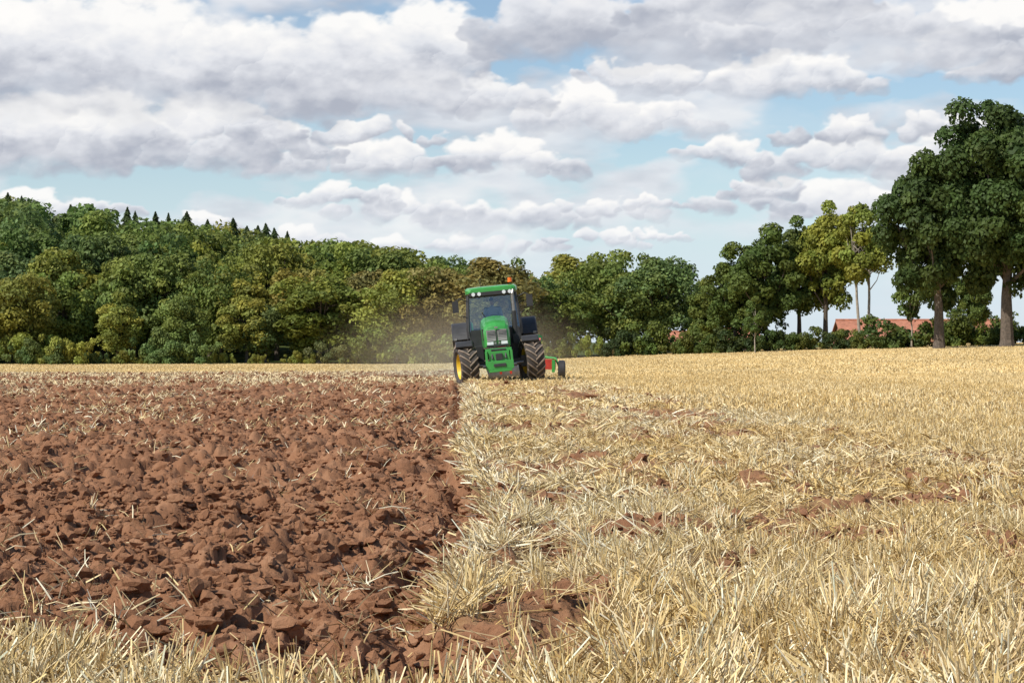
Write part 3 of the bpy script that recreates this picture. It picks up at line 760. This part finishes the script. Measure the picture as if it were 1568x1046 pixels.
# ------------------------------------------------------------ clouds (distant curved sky backdrop)
def build_clouds():
    R=np.random.default_rng(21)
    DIST=3600.
    ax=np.concatenate([np.linspace(-1.1,-.29,120),np.linspace(-.288,.288,1000),np.linspace(.29,1.1,120)])
    ez=np.concatenate([np.linspace(-.004,.185,360),np.linspace(.187,.50,90)])
    A,Eg=np.meshgrid(ax,ez)
    PX=784+F*A;PY=523-F*Eg
    k=.35+.65*np.clip((523-PY)/450,0,2)
    wx=(fbm(PX/60,PY/36,1,4)-.5)*66*k+(fbm(PX/18,PY/12,5,3)-.5)*20*k
    wy=(fbm(PX/60,PY/36,9,4)-.5)*42*k+(fbm(PX/18,PY/12,13,3)-.5)*15*k
    X=PX+wx;Y=PY+wy
    fine=fbm(PX/26,PY/15,17,5);med=fbm(PX/110,PY/45,23,4)
    col=np.zeros(PX.shape+(3,));al=np.zeros(PX.shape)
    white=np.array([1.0,.985,.965]);light=np.array([.78,.795,.84]);gray=np.array([.44,.47,.55])
    def tone(s):
        s=np.clip(s,0,1)[...,None]
        return np.where(s<.5,gray*(1-s*2)+light*(s*2),light*(2-s*2)+white*(s*2-1))
    def comp(c,a):
        nonlocal col,al
        al2=a+al*(1-a);a_=a[...,None]
        col=np.where(al2[...,None]>1e-4,(c*a_+col*al[...,None]*(1-a_))/np.maximum(al2[...,None],1e-4),c);al=al2
    comp(np.broadcast_to(np.array([.56,.715,.88]),PX.shape+(3,))*1.0,.80*smooth(.11,.01,Eg))  # horizon haze painted as a pale blue layer in the backdrop
    gaps=[(700,10,90,46),(868,90,90,26),(1420,145,170,26),(250,285,260,26),(1010,232,110,22),(1070,390,150,45),(1090,325,60,30),(640,398,150,14),(30,130,60,12),(1230,400,90,50),(400,300,60,12)]
    g=0
    for x,y,rx,ry in gaps: g=np.maximum(g,np.exp(-(((X-x)/rx)**2+((Y-y)/ry)**2)))
    veil=np.clip(smooth(.32,.66,med)*.75+.12-g*1.0,0,.86)*smooth(0,.02,Eg)*(.45+.55*smooth(430,330,PY))
    comp(tone(.42+.9*(fbm(PX/90,PY/30,31,5)-.5)+.15*smooth(150,350,PY)),veil)
    CL=[(60,335,190,46,.9),(160,330,120,34,.8),(330,352,110,38,1),(470,378,170,44,.8),(602,388,70,42,1),(740,384,260,34,.7),(900,376,200,28,.7),(1000,366,120,20,.8),
        (520,312,210,40,.9),(620,330,230,50,.8),(760,345,300,56,.9),(905,335,240,44,.8),(1010,322,120,30,.7),(1150,318,150,56,.9),(1300,335,240,70,.8),(1470,330,220,60,.8),
        (560,262,380,60,.85),(770,262,230,66,.9),(430,240,190,60,.85),(1110,246,150,46,1),(1280,262,260,80,.9),(1480,270,260,90,.7),(1170,296,120,44,.9),
        (180,252,430,110,1),(60,240,260,100,.9),(330,225,280,76,.9),(560,215,240,40,.6),(880,198,240,84,1),(1010,200,190,60,.8),(1340,215,320,50,.6),
        (590,165,300,110,.9),(760,170,160,60,.6),(1000,132,260,52,.9),(1200,140,330,72,1),(1530,135,160,60,.9),
        (230,148,600,185,.9),(40,120,300,130,.8),(470,134,380,160,1),(640,115,220,125,.9),(1000,80,480,115,.2),(1300,76,460,100,.5),(1520,110,260,110,.8),(850,60,200,90,.3),(1150,30,400,80,.3)]
    for i in range(46):
        sd=-1 if i%2 else 1
        e=R.uniform(120,1300);x=784+sd*R.uniform(950,3200);s=.35+e/450
        CL.append((x,523-e,R.uniform(180,420)*s,R.uniform(50,100)*s,R.uniform(.4,1)))
    for i in range(16):
        e=R.uniform(650,1300);x=784+R.uniform(-900,900);s=.35+e/450
        CL.append((x,523-e,R.uniform(180,420)*s,R.uniform(50,100)*s,R.uniform(.4,1)))
    CL.sort(key=lambda c:-c[1])
    for cx,by,w,h,br in CL:
        m=(np.abs(PX-cx)<w*.75+60)&(PY<by+h*.6+20)&(PY>by-h*1.9-20)
        if not m.any(): continue
        x=X[m];y=Y[m];d=np.full(x.shape,-1.);lx=np.zeros(x.shape);ly=np.zeros(x.shape)
        n=int(10+w/22)
        for j in range(n):
            u=R.uniform(-1,1);r=h*R.uniform(.22,.44)*(1.1-.5*abs(u))
            prof=h*(1-abs(u)**1.6)*R.uniform(.5,1.0)
            yc=by-R.uniform(.15,1)*max(prof-r*.6,r*.25);xc=cx+u*w*.5
            dx=(x-xc)/(r*1.55);dy=(y-yc)/r;q=1-dx*dx-dy*dy
            t=q>d;d=np.where(t,q,d);lx=np.where(t,dx,lx);ly=np.where(t,dy,ly)
        cut=smooth(by+h*.22,by-h*.12,y+(med[m]-.5)*h*.5)
        a=smooth(-.14,.50,d+(fine[m]-.5)*.80)*(.35+.65*cut)*smooth(0,.012,Eg[m])*.96
        t=(by-y)/h
        s=.10+.80*smooth(-.05,.68,t)-.16*ly-.07*lx+.50*(fine[m]-.5)+.35*(med[m]-.5)  # painted puff lighting: brighter towards top and upper left, grey bases
        s=s*(.45+.60*br)+.12*br
        aa=np.zeros(PX.shape);aa[m]=a;sh=np.zeros(PX.shape);sh[m]=s
        comp(tone(sh),aa)
    hz=smooth(.10,.0,Eg)[...,None]*.30  # painted haze tint over the colour of low clouds
    col=col*(1-hz)+np.array([.78,.85,.93])*hz
    V=np.stack([np.sin(A)*np.cos(Eg)*DIST,np.cos(A)*np.cos(Eg)*DIST,np.sin(Eg)*DIST+CAMZ],-1).reshape(-1,3)
    nr,nc=A.shape;idx=np.arange(nr*nc).reshape(nr,nc)
    Q=np.stack([idx[:-1,:-1].ravel(),idx[:-1,1:].ravel(),idx[1:,1:].ravel(),idx[1:,:-1].ravel()],1)
    m,nt,out=nmat('clouds');L=nt.links.new
    c=nt.nodes.new('ShaderNodeAttribute');c.attribute_name='col';a=nt.nodes.new('ShaderNodeAttribute');a.attribute_name='alpha'
    e=nt.nodes.new('ShaderNodeEmission');L(c.outputs['Color'],e.inputs[0]);t=nt.nodes.new('ShaderNodeBsdfTransparent')
    x=nt.nodes.new('ShaderNodeMixShader');L(a.outputs['Fac'],x.inputs[0]);L(t.outputs[0],x.inputs[1]);L(e.outputs[0],x.inputs[2]);L(x.outputs[0],out.inputs[0])
    try:m.cycles.emission_sampling='NONE'
    except Exception:pass
    add('sky_clouds',np_mesh('sky_clouds',V,Q,[m],{'col':('C',col.reshape(-1,3)),'alpha':('F',al.ravel())},smoothf=True))
build_clouds()
# ------------------------------------------------------------ sun + world
S=Vector((-.60,-.46,0)).normalized();el=math.radians(47)
Sd=Vector((S.x*math.cos(el),S.y*math.cos(el),math.sin(el)))
sl=bpy.data.lights.new('sun','SUN');sl.energy=5.0;sl.angle=math.radians(.6);sl.color=(1,.95,.86)
so=bpy.data.objects.new('sun',sl);sc.collection.objects.link(so);so.rotation_euler=(-Sd).to_track_quat('-Z','Y').to_euler()
w=bpy.data.worlds.new('World');sc.world=w;w.use_nodes=True
nt=w.node_tree;nt.nodes.clear();L=nt.links.new
out=nt.nodes.new('ShaderNodeOutputWorld')
skyt=nt.nodes.new('ShaderNodeTexSky');skyt.sky_type='NISHITA';skyt.sun_disc=False;skyt.sun_elevation=el;skyt.sun_rotation=math.atan2(S.x,S.y);skyt.air_density=1.0;skyt.dust_density=0.2;skyt.ozone_density=2.2
bg1=nt.nodes.new('ShaderNodeBackground');bg1.inputs['Strength'].default_value=.115;L(skyt.outputs[0],bg1.inputs['Color'])
L(bg1.outputs[0],out.inputs['Surface'])
# ------------------------------------------------------------ camera
cam=bpy.data.cameras.new('camera');cam.lens=70;cam.sensor_width=36;cam.clip_start=.1;cam.clip_end=8000
co=bpy.data.objects.new('camera',cam);sc.collection.objects.link(co);co.location=(0,0,CAMZ);co.rotation_euler=(math.radians(90),0,0)
sc.camera=co
